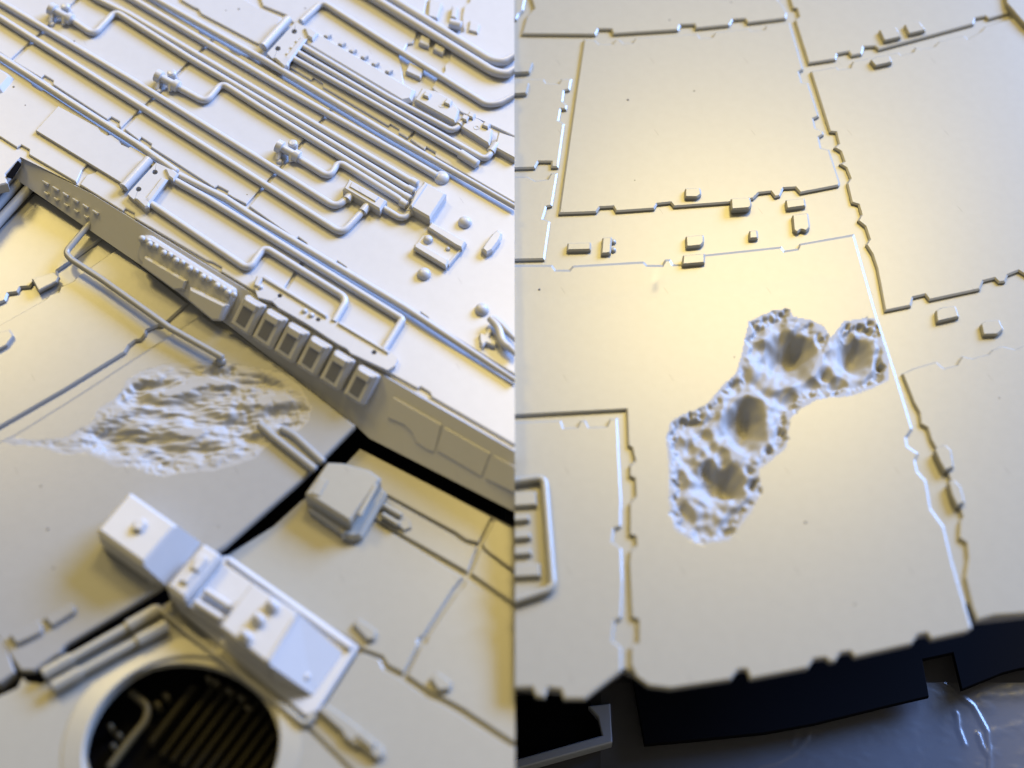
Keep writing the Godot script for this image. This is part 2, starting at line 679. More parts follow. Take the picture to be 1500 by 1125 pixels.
func table() -> void:
	var st := begin()
	quad(st, Vector3(-1.2, 0, -1.2), Vector3(1.2, 0, -1.2), Vector3(1.2, 0, 1.2), Vector3(-1.2, 0, 1.2), Vector3.UP)
	var t := put(self, "tabletop", st, M.table)
	t.set_meta("kind", "structure")
	t.set_meta("label", "dark blue-grey tabletop below the hull sections")

	var b := prism(self, "hull_reflection", [860, 1000, 925, 985, 944, 1091, 1000, 1086, 1118, 1074, 1190, 1061, 1300, 1034, 1361, 1020, 1351, 966, 1396, 956, 1409, 1010, 1468, 986, 1495, 979, 1560, 975, 1560, 860, 1000, 880], PT, 0.0060, 0.0045, 0.0002, M.black)  # black sheet placed where the table mirrors the dark hull underside
	b.set_meta("label", "black notched shape in place of the dark reflection of the right hull edge")
	b.set_meta("category", "reflection")

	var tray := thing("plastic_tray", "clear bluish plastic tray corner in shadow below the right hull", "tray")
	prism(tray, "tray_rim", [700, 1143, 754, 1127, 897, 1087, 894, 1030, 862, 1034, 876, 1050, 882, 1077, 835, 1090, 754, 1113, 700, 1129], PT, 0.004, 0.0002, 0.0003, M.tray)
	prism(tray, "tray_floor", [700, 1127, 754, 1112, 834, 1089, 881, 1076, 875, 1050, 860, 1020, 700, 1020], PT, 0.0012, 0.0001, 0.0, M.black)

	var film := thing("plastic_film", "clear crinkled plastic film spread on the dark tabletop", "plastic film")
	var fs := begin()
	var wave := FastNoiseLite.new()
	wave.seed = 8
	wave.frequency = 0.02
	var nx := 220
	var ny := 70
	var folds := [[1171, 1058, 1166, 1072, 1160, 1090], [1186, 1064, 1181, 1083, 1165, 1102, 1138, 1116, 1110, 1122], [1362, 989, 1396, 1010, 1426, 1035, 1446, 1072, 1450, 1110, 1449, 1130], [1401, 1045, 1404, 1068, 1413, 1092], [935, 1036, 925, 1044, 917, 1053], [1433, 1076, 1438, 1092, 1447, 1106]]
	var g: Array = []
	for i in nx + 1:
		for j in ny + 1:
			var p := Vector2(880 + 680.0 * i / nx, 1000 + 190.0 * j / ny)
			var lift := 0.0002 * wave.get_noise_2d(p.x, p.y * 1.6)
			for fold: Array in folds:
				var f := pairs(fold)
				for m in f.size() - 1:
					var near := p.distance_to(Geometry2D.get_closest_point_to_segment(p, f[m], f[m + 1]))
					lift = maxf(lift, 0.00035 * exp(-near * near / 12.0))
			g.append(on(p, PT, 0.0026) + Vector3.UP * lift)
	fs.set_smooth_group(0)
	for i in nx:
		for j in ny:
			var k := i * (ny + 1) + j
			for m in [k, k + ny + 1, k + ny + 2, k, k + ny + 2, k + 1]:
				fs.add_vertex(g[m])
	fs.generate_normals()
	put(film, "sheet", fs, M.film)
	# what carries the two pieces; the left block is also added to blacken the gaps
	var f := thing("foam_block", "added black foam block carrying the left hull section and darkening its gaps", "foam block")
	prism(f, "block", [-120, -120, 740, -120, 740, 1250, -120, 1250], Plane(Vector3.UP, LEVEL), -0.026, -LEVEL + 0.0003, 0.001, M.foam)
	var f2 := thing("foam_block", "black foam block carrying the right hull section with craters", "foam block")
	prism(f2, "block", [770, -120, 1560, -120, 1560, 560, 770, 620], Plane(Vector3.UP, LEVEL), -0.010, -LEVEL + 0.0003, 0.001, M.foam)


# =====================================================================  left: the piped upper deck and its side wall

func hull_panels(parent: Node3D, list: Array, pl: Plane, top: float, bottom: float, bev: float, steep := 1.0) -> void:
	for l in list:
		prism(parent, "hull_panel", l, pl, top, bottom, bev, null, [], steep)


func valve(t: Node3D, x: float, y: float) -> void:
	# a little pump: body along the pipe, two collars, a wheel and two bent feet
	var o := Vector2(x, y)
	var a := on(o + Vector2(-13, -8), PU, 0.0021)
	var b := on(o + Vector2(18, 9), PU, 0.0012)
	var body := rod(t, "valve", a, b, 0.00105)
	var dir := (b - a).normalized()
	rod(body, "collar", a - dir * 0.0004, a + dir * 0.0011, 0.0017)
	rod(body, "collar", b - dir * 0.0016, b - dir * 0.0002, 0.0016)
	lathe(body, "hand_wheel", on(o + Vector2(8, -10), PU, 0.0012), Vector3.UP, [0.0012, -0.0012, 0.0012, 0.0006, 0.0008, 0.0010, 0.0, 0.0011])
	rod(body, "foot", on(o + Vector2(-12, -2), PU, 0.0018), on(o + Vector2(-14, 12), PU, 0.0005), 0.0006)
	rod(body, "foot", on(o + Vector2(5, 4), PU, 0.0016), on(o + Vector2(6, 15), PU, 0.0005), 0.0007)
	dome(body, "foot_pad", x - 12, y + 14, PU, 0.0, 0.0008, 0.9)


func upper_hull() -> void:
	var t := thing("piped_hull_deck", "pale plastic spaceship hull deck covered in long parallel pipes and valves", "model hull")
	prism(t, "deck_base", [-60, -60, 762, -60, 762, 659, 570, 552, 136, 282, 30, 230, 8, 252, -60, 300], PU, -0.0006, -0.009, 0.0)
	hull_panels(t, [
		[-60, -60, 150, -60, 117, -6, 15, 87, 0, 77, -60, 39],
		[160, -60, 123, -5, 20, 90, 60, 114, 65, 110, 78, 118, 77, 123, 157, 175, 163, 171, 175, 178, 174, 184, 177, 187, 292, 74, 309, 58, 308, 55, 293, 49, 291, 43, 217, -2, 170, -30],
		[182, 189, 296, 77, 313, 60, 315, 58, 336, 71, 339, 78, 351, 82, 354, 80, 484, 159, 361, 299, 343, 290, 333, 284, 334, 280, 319, 272, 314, 275, 221, 215, 222, 211, 207, 201, 203, 205],
		[488, 162, 559, 203, 562, 209, 575, 216, 578, 214, 613, 235, 762, 317, 762, 549, 628, 470, 627, 465, 616, 457, 613, 461, 508, 395, 507, 391, 494, 382, 491, 385, 450, 360, 449, 356, 437, 347, 433, 350, 365, 302],
		[240, -60, 266, 0, 283, 10, 290, 13, 295, 20, 374, 62, 384, 66, 413, 27, 381, 12, 350, -6, 330, -60],
		[425, 98, 456, 117, 459, 113, 473, 122, 473, 127, 569, 184, 572, 181, 585, 189, 584, 194, 597, 202, 611, 186, 600, 160, 440, 70],
		[601, 204, 622, 219, 625, 215, 638, 223, 637, 229, 762, 297, 762, 234, 725, 218, 679, 183, 610, 150, 602, 162, 614, 188],
		[360, -60, 626, -60, 625, 0, 621, 22, 613, 42, 611, 46, 605, 63, 597, 64, 592, 73, 584, 81, 587, 93, 592, 125, 588, 140, 450, 56, 420, 22, 385, 8],
		[664, 73, 667, 52, 679, 46, 677, 27, 680, 8, 688, 3, 690, -60, 762, -60, 762, 200, 703, 176, 677, 165, 637, 133, 633, 128, 640, 116, 652, 104, 651, 96, 659, 88, 661, 76],
		[-60, 56, 0, 91, 46, 121, 48, 126, 60, 133, 63, 131, 160, 195, 128, 240, 120, 249, 112, 267, 42, 226, 43, 219, 31, 212, 25, 216, 0, 200, -60, 164],
		[117, 270, 127, 256, 140, 252, 165, 225, 200, 219, 300, 284, 446, 376, 402, 443, 364, 421, 324, 397, 325, 391, 311, 383, 303, 381, 197, 319, 197, 312, 184, 305, 180, 309],
		[450, 380, 580, 464, 762, 563, 762, 652, 632, 581, 630, 575, 616, 566, 612, 569, 565, 543, 406, 446],
	], PU, 0.0, -0.0007, 0.00022, 0.6)
	# the raised access panel and the raised strip beyond the second clamp
	prism(t, "access_panel", [52, 191, 85, 155, 143, 186, 147, 192, 156, 198, 162, 197, 174, 205, 177, 211, 188, 216, 191, 214, 222, 231, 184, 272], PU, 0.0009, 0.0, 0.00018)
	prism(t, "raised_strip", [438, 60, 460, 42, 609, 130, 604, 146, 588, 149], PU, 0.0013, -0.0002, 0.0009)
	for p in [[478, 51], [499, 63], [515, 73], [532, 82], [548, 92], [568, 103]]:
		prism(t, "rivet_block", [p[0] - 4, p[1], p[0] + 2, p[1] - 4, p[0] + 8, p[1] - 1, p[0] + 2, p[1] + 3], PU, 0.0012, 0.0, 0.0002)

	# ---- pipes
	var big := 0.00092
	var thin := 0.00072
	for p in [
		[-60, -33, 0, 3, 200, 122, 390, 240, 492, 304, 514, 287],
		[-60, -11, 0, 26, 44, 54, 190, 146, 390, 272, 500, 342, 536, 305],
		[-60, 46, 0, 83, 44, 111, 99, 147, 200, 211, 259, 252],
		[262, 257, 330, 291, 370, 317, 594, 451, 762, 557],
		[257, 265, 305, 292, 370, 332, 582, 463, 590, 468, 562, 513],
		[219, 297, 364, 395, 387, 362, 509, 438, 489, 472],
		[105, 29, 137, 51, 169, 17, 277, 85, 380, 146, 601, 279],
		[110, -22, 145, 0, 190, 22, 380, 135, 606, 268],
		[259, 127, 301, 150, 325, 122, 380, 157, 596, 289],
		[438, 233, 482, 260, 496, 237, 580, 289, 592, 297],
		[150, -28, 196, 0, 390, 115, 431, 139, 580, 223, 640, 258],
		[180, -30, 230, 0, 390, 90, 560, 192, 762, 303],
		[441, 32, 472, 3, 560, 59, 712, 153, 728, 152, 762, 140],
	]:
		pipe(t, "pipe", p, PU, big, big)
	for p in [
		[505, -28, 545, -4, 722, 105, 738, 109, 762, 102],
		[540, -24, 573, -2, 718, 88, 734, 91, 762, 82],
	]:
		pipe(t, "pipe", p, PU, 0.00125, 0.00125, 0.004)
	for p in [
		[434, 62, 568, 142, 664, 193, 678, 179],
		[426, 71, 560, 149, 712, 235, 724, 216],
		[420, 80, 560, 159, 690, 234],
		[560, 304, 590, 322, 604, 308],
	]:
		pipe(t, "pipe", p, PU, 0.0011, thin + 0.0001)
	rod(t, "pipe_cap", on(Vector2(674, 225), PU, 0.0011), on(Vector2(699, 241), PU, 0.0011), 0.0012)
	for p in [[508, 293, 517, 283], [531, 311, 539, 301], [672, 184, 681, 175], [719, 223, 727, 212], [600, 312, 606, 305]]:
		rod(t, "pipe_cap", on(Vector2(p[0], p[1]), PU, 0.0011), on(Vector2(p[2], p[3]), PU, 0.0011), 0.00115)
	for p in [[607, 268], [602, 279], [597, 290], [592, 299]]:
		rod(t, "pipe_cap", on(Vector2(p[0] - 5, p[1] - 3), PU, 0.0011), on(Vector2(p[0] + 4, p[1] + 2), PU, 0.0011), 0.00105)
	valve(t, 88, 21)
	valve(t, 244, 119)
	valve(t, 421, 222)

	# ---- clamps with two bolt holes each
	for c in [Vector2(0, 0), Vector2(204, -206)]:
		var q := func(flat: Array) -> PackedVector2Array:
			var o := pairs(flat)
			for i in o.size():
				o[i] += c
			return o
		var plate_px := with_hole(with_hole(q.call([187, 284, 229, 238, 258, 252, 247, 263, 215, 297, 197, 293]), Vector2(227, 252) + c, 4.2), Vector2(203, 277) + c, 4.2)
		var clamp := prism(t, "pipe_clamp", plate_px, PU, 0.0016, 0.0, 0.0)
		prism(clamp, "clamp_floor", q.call([188, 286, 230, 242, 250, 254, 214, 292]), PU, 0.0004, 0.0001, 0.0, M.plastic)
		rod(clamp, "clamp_bar", on(Vector2(218, 234) + c, PU, 0.0014), on(Vector2(181, 275) + c, PU, 0.0014), 0.0013)
		prism(clamp, "clamp_rib", q.call([236, 259, 246, 262, 219, 298, 209, 294]), PU, 0.0022, 0.0015, 0.0004)
		prism(clamp, "clamp_lug", q.call([196, 289, 222, 288, 218, 302, 212, 304]), PU, 0.0022, 0.0, 0.0004)
		prism(clamp, "clamp_lug", q.call([241, 246, 253, 247, 262, 254, 254, 264, 246, 258]), PU, 0.0023, 0.0, 0.0004)

	# ---- blocks between the pipes
	var con := prism(t, "connector_block", [511, 261, 567, 293, 557, 308, 502, 276], PU, 0.0026, 0.0, 0.0005)
	prism(con, "cover", [516, 266, 555, 288, 550, 295, 512, 273], PU, 0.0029, 0.0025, 0.00015)
	var man := prism(t, "manifold_block", [621, 264, 654, 283, 630, 320, 599, 302], PU, 0.0030, 0.0, 0.0005)
	prism(man, "cover", [610, 279, 622, 266, 627, 269, 604, 303, 600, 301], PU, 0.0033, 0.0028, 0.0003)
	dome(t, "pipe_end", 647, 259, PU, 0.0, 0.0020, 0.7)
	for l in [[607, 146, 618, 128, 637, 132, 660, 144, 673, 161, 667, 179], [676, 186, 683, 166, 703, 174, 722, 190, 717, 212], [724, 216, 730, 192, 762, 200, 762, 233]]:
		prism(t, "pump_block", l, PU, 0.0019, 0.0, 0.0004)
	for p in [[625, 137], [681, 171], [712, 181], [690, 167], [656, 148]]:
		prism(t, "pump_lug", [p[0] - 6, p[1] + 2, p[0] - 2, p[1] - 5, p[0] + 7, p[1] - 1, p[0] + 3, p[1] + 6], PU, 0.0027, 0.0, 0.0003)
	for p in [[647, 155], [698, 187]]:
		lathe(t, "bolt_hole", on(Vector2(p[0], p[1]), PU, 0.0019), Vector3.UP, [0.0008, 0.0, 0.0007, 0.0001, 0.0005, 0.0001, 0.0004, 0.00002, 0.0, 0.00002], M.plastic)
	# boxes in the recesses
	for l in [[617, 50, 631, 56, 628, 68, 613, 62], [638, 62, 653, 70, 649, 79, 634, 71], [600, 90, 621, 101, 616, 114, 594, 104], [629, -5, 648, 4, 641, 27, 627, 23], [662, 8, 671, 10, 669, 27, 660, 24], [688, 29, 703, 35, 700, 48, 686, 44]]:
		prism(t, "equipment_box", l, PU, 0.0007, -0.0006, 0.0003)
	rod(t, "cylinder", on(Vector2(659, 34), PU, 0.0009), on(Vector2(675, 38), PU, 0.0009), 0.0013)
	# the vent tray, the domes and the bits by the seam
	var tray := prism(t, "vent_tray", [632, 326, 684, 357, 655, 392, 606, 362], PU, 0.0007, 0.0, 0.0002)
	prism(tray, "tray_wall", [632, 324, 641, 329, 683, 353, 677, 364, 667, 359, 626, 333], PU, 0.0021, 0.0006, 0.0004)
	prism(tray, "tray_wall", [607, 357, 614, 354, 658, 380, 654, 391, 606, 362], PU, 0.0019, 0.0006, 0.0004)
	prism(tray, "tray_wall", [680, 358, 684, 356, 658, 389, 652, 386], PU, 0.0013, 0.0006, 0.0003)
	dome(tray, "dome", 627, 350, PU, 0.0007, 0.0012, 0.9)
	dome(tray, "dome", 656, 364, PU, 0.0007, 0.0006, 0.9)
	for p in [[681, 324], [621, 400], [706, 452]]:
		dome(t, "dome", p[0], p[1], PU, 0.0, 0.0017, 0.85)
	prism(t, "small_fitting", [721, 341, 729, 335, 736, 341, 733, 351, 722, 366, 713, 371, 705, 364, 709, 357], PU, 0.0017, 0.0, 0.0005)
	pipe(t, "bent_rail", [718, 466, 731, 480, 736, 503, 762, 517], PU, 0.0018, 0.0010, 0.002)
	pipe(t, "bent_rail", [722, 466, 736, 478, 762, 497], PU, 0.0018, 0.0010, 0.002)
	prism(t, "rail_bracket", [702, 487, 710, 489, 716, 480, 721, 482, 717, 494, 728, 500, 725, 507, 712, 502, 707, 508, 703, 500], PU, 0.0012, 0.0, 0.0003)
	# the long bracket on the rim, with its holes
	var br := with_hole(pairs([376, 404, 387, 403, 480, 462, 496, 471, 552, 505, 573, 515, 583, 524, 579, 535, 568, 542, 514, 517, 508, 510, 494, 503, 450, 474, 408, 450, 399, 441, 378, 435, 371, 417]), Vector2(410, 433), 3.6)
	br = with_hole(with_hole(br, Vector2(466, 468), 3.6), Vector2(548, 516), 4.0)
	var brk := prism(t, "rim_bracket", br, PU, 0.0013, 0.0, 0.0)
	prism(brk, "rib", [376, 403, 388, 402, 480, 461, 478, 465, 385, 408, 378, 420, 371, 417], PU, 0.0019, 0.0012, 0.0003)
	prism(brk, "rib", [496, 470, 571, 514, 568, 518, 494, 474], PU, 0.0018, 0.0012, 0.0003)
	for p in [[381, 420], [446, 455], [456, 461]]:
		dome(brk, "stud", p[0], p[1], PU, 0.0013, 0.0007, 0.8)
	# edge of the corner fitting at the left border
	prism(t, "corner_fitting", [-60, 236, -8, 244, 18, 235, 30, 231, 8, 255, 11, 268, -6, 272, -60, 330], PU, 0.0002, -0.003, 0.0003)
	prism(t, "fitting_slot_shade", [9, 258, 26, 235, 31, 240, 18, 261], PU, 0.0004, 0.0, 0.0, M.black)  # thin black plate painting the darkness of a hollow
	prism(t, "corner_plate", [-60, 110, -4, 94, 13, 104, 20, 111, 3, 131, -60, 150], PU, 0.0012, 0.0, 0.0012)
	specks(t, [109, 60, 350, 13, 331, 15, 447, 12, 20, 127, 37, 154, 105, 185, 120, 212, 362, 285], PU, 0.0)

	# ---- the sloping wall
	var w := prism(t, "side_wall", [-30, 199, 30, 232, 136, 285, 374, 433, 570, 555, 762, 661, 762, 750, 541, 642, 522, 624, 336, 478, 50, 281, -30, 226], PW, 0.0, -0.003, 0.0)
	for k in 6:
		var p := Vector2(62, 264).lerp(Vector2(135, 307), k / 5.0)
		prism(w, "wall_rib", [p.x, p.y, p.x + 8, p.y + 5, p.x + 7, p.y + 8, p.x - 1, p.y + 3], PW, 0.0008, 0.0, 0.0001)
		p += Vector2(2, 16)
		if k < 5:
			prism(w, "wall_rib", [p.x, p.y, p.x + 6, p.y + 4, p.x + 5, p.y + 7, p.x - 1, p.y + 3], PW, 0.0008, 0.0, 0.0001)
	var unit := prism(w, "engine_unit", cut_corners(pairs([205, 345, 215, 344, 342, 424, 341, 436, 328, 466, 318, 472, 286, 450, 203, 384, 199, 370]), 7.0), PW, 0.0022, 0.0, 0.0006)
	for p in [[211, 350], [222, 358], [243, 371], [261, 382], [281, 394], [300, 406], [321, 419], [337, 429]]:
		dome(unit, "knob", p[0] - 4, p[1], PW, 0.0022, 0.0009, 0.9)
		dome(unit, "knob", p[0] + 5, p[1] + 3, PW, 0.0022, 0.0008, 0.9)
	prism(unit, "cover", [211, 375, 272, 411, 268, 424, 254, 425, 206, 390], PW, 0.0034, 0.0020, 0.0004)
	prism(unit, "cover", [277, 421, 330, 447, 322, 470, 310, 470, 274, 440], PW, 0.0042, 0.0020, 0.0005)
	for c in [[359, 459], [391, 479], [423, 499], [456, 519], [490, 540], [525, 562]]:
		var o := Vector2(c[0], c[1])
		var shell := PackedVector2Array()
		for d in [[-2, -28], [27, -11], [5, 34], [-3, 31], [-25, 16]]:
			shell.append(o + Vector2(d[0], d[1]))
		var pod := prism(w, "vent_pod", cut_corners(shell, 4.0), PW, 0.0030, 0.0, 0.0009)
		prism(pod, "vent_frame", [o.x + 1, o.y - 21, o.x + 18, o.y - 11, o.x + 13, o.y - 1, o.x - 3, o.y - 11], PW, 0.0034, 0.0028, 0.0002)
		prism(pod, "vent_slot_shade", [o.x - 2, o.y - 13, o.x + 12, o.y - 4, o.x - 1, o.y + 21, o.x - 14, o.y + 12], PW, 0.0031, 0.0028, 0.0, M.slot_shade)  # flush dark plate, recess shade painted on the pod
	prism(w, "wall_panel", [576, 582, 646, 622, 636, 662, 624, 658, 610, 648, 604, 634, 592, 622, 568, 612], PW, 0.0006, 0.0, 0.0001)
	prism(w, "wall_panel", [651, 626, 718, 664, 705, 698, 640, 660], PW, 0.0006, 0.0, 0.0001)
	prism(w, "wall_panel", [723, 667, 762, 684, 762, 722, 711, 701], PW, 0.0006, 0.0, 0.0001)


# =====================================================================  left: the plate with the blast scar

func scarred_plate() -> void:
	scar = pairs([2, 646, 20, 641, 60, 646, 100, 640, 136, 618, 142, 600, 158, 590, 178, 576, 186, 556, 205, 545, 240, 534, 300, 528, 345, 534, 410, 545, 440, 566, 456, 596, 452, 618, 425, 640, 395, 650, 372, 672, 340, 682, 312, 690, 262, 692, 244, 698, 214, 692, 196, 684, 168, 684, 150, 674, 128, 664, 92, 666, 60, 654, 20, 652])
	var t := thing("scarred_hull_plate", "plastic hull plate, greyed as if in weaker light, with a ragged blast scar beneath the piped deck", "model hull")
	prism(t, "plate_base", with_opening(pairs([-60, 330, 52, 283, 336, 479, 500, 608, 420, 690, 208, 850, 92, 922, 50, 960, 30, 955, -60, 780]), scar), PM, -0.0009, -0.0022, 0.0)
	prism(t, "hull_panel", [-60, 392, 52, 282, 153, 346, 106, 381, 84, 396, 84, 404, 50, 412, 44, 420, 30, 421, 26, 428, 12, 430, 8, 440, -60, 470], PM, 0.0, -0.001, 0.00045)
	prism(t, "hull_panel", [-60, 508, 67, 437, 72, 431, 85, 427, 88, 419, 107, 411, 112, 405, 173, 362, 276, 443, 237, 478, 231, 477, 215, 484, 213, 490, 206, 498, 198, 499, 189, 506, 183, 516, 92, 572, -2, 626, -60, 660], PM, 0.0, -0.001, 0.00045)
	relief_plate(t, "hull_panel", "blast_scar", [-60, 686, 2, 645, 21, 637, 109, 582, 296, 460, 426, 551, 521, 624, 440, 705, 330, 800, 222, 870, 100, 943, 94, 948, 88, 957, 78, 963, 50, 983, 30, 983, -60, 850], scar, PM, -0.0014, 0, Rect2(-2, 520, 470, 184), 8.0, 2.0)
	prism(t, "corner_chip", [-60, 920, 0, 934, 9, 945, 22, 984, 0, 1000, -60, 1020], PM, 0.0, -0.003, 0.0003)
	# rails beside the corner fitting
	pipe(t, "edge_rail", [-60, 368, 0, 298, 36, 258], PM, 0.0022, 0.0012)
	pipe(t, "edge_rail", [-60, 395, 0, 322, 50, 268], PM, 0.0018, 0.0013)
	pipe(t, "conduit", [136, 322, 96, 370, 104, 380, 150, 410, 248, 480, 326, 524], PM, 0.0026, 0.0008, 0.0016)
	dome(t, "conduit_end", 323, 528, PM, 0.0, 0.0013, 0.8)
	pipe(t, "broken_pipe", [380, 622, 400, 640, 461, 688], PM, 0.0006, 0.0010)
	pipe(t, "broken_pipe", [412, 628, 431, 638, 473, 677], PM, 0.0003, 0.0010)
	for l in [[46, 408, 78, 398, 87, 405, 83, 412, 56, 426], [-40, 510, 0, 486, 14, 482, 20, 491, 10, 505, -40, 532], [13, 930, 55, 908, 63, 917, 60, 926, 44, 934, 24, 943], [64, 904, 102, 882, 111, 888, 109, 896, 76, 917]]:
		prism(t, "equipment_box", l, PM, 0.0011, 0.0, 0.0003)
	specks(t, [60, 712, 70, 775, 320, 771, 78, 832], PM, 0.0)


# =====================================================================  left: the lower hull with the round opening

func lower_hull() -> void:
	var t := thing("lower_hull_plate", "lower hull plate with yellow light in its colour, a round opening and box", "model hull")
	var c := Vector2(267, 1092)
	var ring := func(rx: float, ry: float, up: bool) -> PackedVector2Array:
		var o := PackedVector2Array()
		for i in 41:
			var a := PI / 2 + 0.02 + (TAU - 0.04) * i / 40.0
			if not up:
				a = PI - a
			o.append(c + Vector2(cos(a) * rx, sin(a) * ry))
		return o
	# the plates end to end round the opening: a hair-thin slit runs from it to the lower rim
	var floor_px := pairs([-60, 1052, 28, 1010, 66, 1006, 226, 894, 250, 880, 335, 818, 410, 775, 505, 688, 527, 660, 660, 726, 762, 773, 762, 1300, 269, 1300])
	floor_px.append_array(ring.call(150.0, 127.0, false))
	floor_px.append_array(pairs([265, 1300, -60, 1300]))
	prism(t, "plate_base", floor_px, PL, -0.0008, -0.004, 0.0)
	var l1 := pairs([-60, 1046, 26, 1008, 33, 992, 40, 1000, 62, 1002, 222, 888, 232, 886, 446, 1066, 540, 1160, 540, 1300, 269, 1300])
	l1.append_array(ring.call(143.0, 121.0, false))
	l1.append_array(pairs([265, 1300, -60, 1300]))
	prism(t, "hull_panel", l1, PL, 0.0, -0.002, 0.0)
	var hub := on(c, PL)
	var r_out := on(c + Vector2(174, 0), PL).distance_to(hub)
	var r_in := on(c + Vector2(142, 0), PL).distance_to(hub)
	lathe(t, "opening_rim", hub, PL.normal, [r_out, -0.0004, r_out, 0.0002, r_in + 0.0004, 0.0006, r_in, 0.0004, r_in, -0.003], null, 96)
	hull_panels(t, [
		[500, 686, 527, 657, 660, 725, 720, 757, 701, 795, 682, 790, 668, 780, 575, 729, 505, 690],
		[540, 715, 575, 733, 664, 783, 672, 790, 690, 800, 699, 800, 685, 838, 557, 765, 530, 745],
		[326, 817, 400, 771, 440, 734, 500, 690, 530, 750, 556, 769, 678, 845, 672, 852, 664, 862, 660, 868, 620, 930, 613, 936, 612, 944, 591, 986, 568, 974, 560, 961, 530, 950, 522, 942, 324, 822],
		[725, 760, 762, 776, 762, 838, 712, 806, 706, 797],
		[704, 803, 762, 843, 762, 886, 690, 840],
		[684, 849, 762, 892, 762, 1089, 690, 1046, 682, 1040, 660, 1028, 630, 1013, 596, 989, 617, 946, 624, 942, 628, 930, 670, 868, 680, 858],
		[532, 956, 556, 965, 563, 980, 590, 996, 626, 1021, 654, 1034, 684, 1053, 762, 1097, 762, 1300, 545, 1300, 545, 1155, 450, 1062, 470, 1040, 522, 960],
	], PL, 0.0, -0.0009, 0.0003, 0.6)
	# twin barrels along the gap
	for q in [[[64, 988], [230, 894]], [[78, 1007], [244, 916]]]:
		var a := on(Vector2(q[0][0], q[0][1]), PL, 0.0018)
		var b := on(Vector2(q[1][0], q[1][1]), PL, 0.0018)
		var barrel := rod(t, "barrel", a, b, 0.0011)
		rod(barrel, "sleeve", a, a.lerp(b, 0.24), 0.0015)
		rod(barrel, "sleeve", a.lerp(b, 0.74), b, 0.0015)
	pipe(t, "edge_ridge", [228, 889, 446, 1062, 462, 1048], PL, 0.0006, 0.0008, 0.001)
	# the box with its clip
	var box := prism(t, "turret_box", cut_corners(pairs([446, 723, 479, 676, 503, 677, 541, 687, 559, 700, 513, 765]), 3.5), PL, 0.0058, 0.0, 0.0006)
	prism(box, "skirt", cut_corners(pairs([449, 744, 482, 700, 508, 690, 545, 700, 568, 722, 530, 786, 512, 788]), 4.0), PL, 0.0022, 0.0, 0.0007)
	prism(box, "hatch", [455, 722, 468, 699, 481, 704, 468, 727], PL, 0.0061, 0.0056, 0.0002)
	prism(box, "hatch", [523, 752, 548, 708, 554, 711, 529, 757], PL, 0.0061, 0.0056, 0.0002)
	rod(box, "pin", on(Vector2(503, 777), PL, 0.0022), on(Vector2(506, 788), PL, 0.0006), 0.0009)
	var clip := prism(t, "clip", [556, 744, 562, 738, 600, 761, 602, 772, 592, 777, 583, 770], PL, 0.0007, 0.0, 0.0002)
	for p in [[562, 741, 588, 756], [560, 754, 584, 769]]:
		rod(clip, "prong", on(Vector2(p[0], p[1]), PL, 0.0012), on(Vector2(p[2], p[3]), PL, 0.0012), 0.0007)
	# boxes on the panels
	prism(t, "equipment_box", cut_corners(pairs([516, 913, 525, 904, 553, 924, 549, 936, 538, 938]), 3.0), PL, 0.0012, 0.0, 0.0004)
	prism(t, "equipment_box", cut_corners(pairs([629, 993, 640, 983, 663, 999, 659, 1010, 642, 1012]), 3.0), PL, 0.0012, 0.0, 0.0004)
	var strip := prism(t, "equipment_strip", cut_corners(pairs([464, 1040, 478, 1030, 520, 1060, 562, 1094, 563, 1106, 552, 1113, 527, 1093, 518, 1092, 503, 1080, 500, 1072]), 3.0), PL, 0.0016, 0.0, 0.0005)
	prism(strip, "pad", [520, 1078, 532, 1070, 552, 1088, 545, 1098], PL, 0.0022, 0.0014, 0.0003)

	# what shows inside the opening
	var e := thing("vent_insert", "dark ribbed round vent insert deep inside the opening", "vent")
	var pv := Plane(Vector3.UP, on(c, PL).y - 0.011)
	var disc := PackedVector2Array()
	for i in 40:
		var a := TAU * i / 40.0
		disc.append(Vector2(267 + 168 * cos(a), 1092 + 143 * sin(a)))
	prism(e, "disc", disc, pv, 0.0, -0.002, 0.0, M.black)
	for k in 13:
		var o := Vector2(232, 1104).lerp(Vector2(410, 1196), k / 12.0)
		var d := Vector2(84, -112)
		prism(e, "rib", [o.x, o.y, o.x + d.x, o.y + d.y, o.x + d.x + 7, o.y + d.y + 4, o.x + 7, o.y + 4], pv, 0.003, 0.0, 0.0005, M.dark)
	prism(e, "rib", [216, 1085, 280, 1000, 289, 1004, 222, 1093], pv, 0.0035, 0.0, 0.0005, M.dark)
	for p in [[304, 992], [314, 997], [334, 1010], [352, 1020], [362, 1035], [228, 1030], [241, 1017], [172, 1076], [160, 1063], [164, 1092]]:
		prism(e, "lug", [p[0] - 5, p[1] - 2, p[0] + 2, p[1] - 6, p[0] + 8, p[1] + 1, p[0] + 1, p[1] + 7], pv, 0.0042, 0.0, 0.0006, M.brass)
	pipe(e, "hose", [192, 1014, 217, 1035, 214, 1056, 190, 1085, 160, 1125], pv, 0.004, 0.0009, 0.003, M.brass)


# =====================================================================  left: the white module that bridges the gap

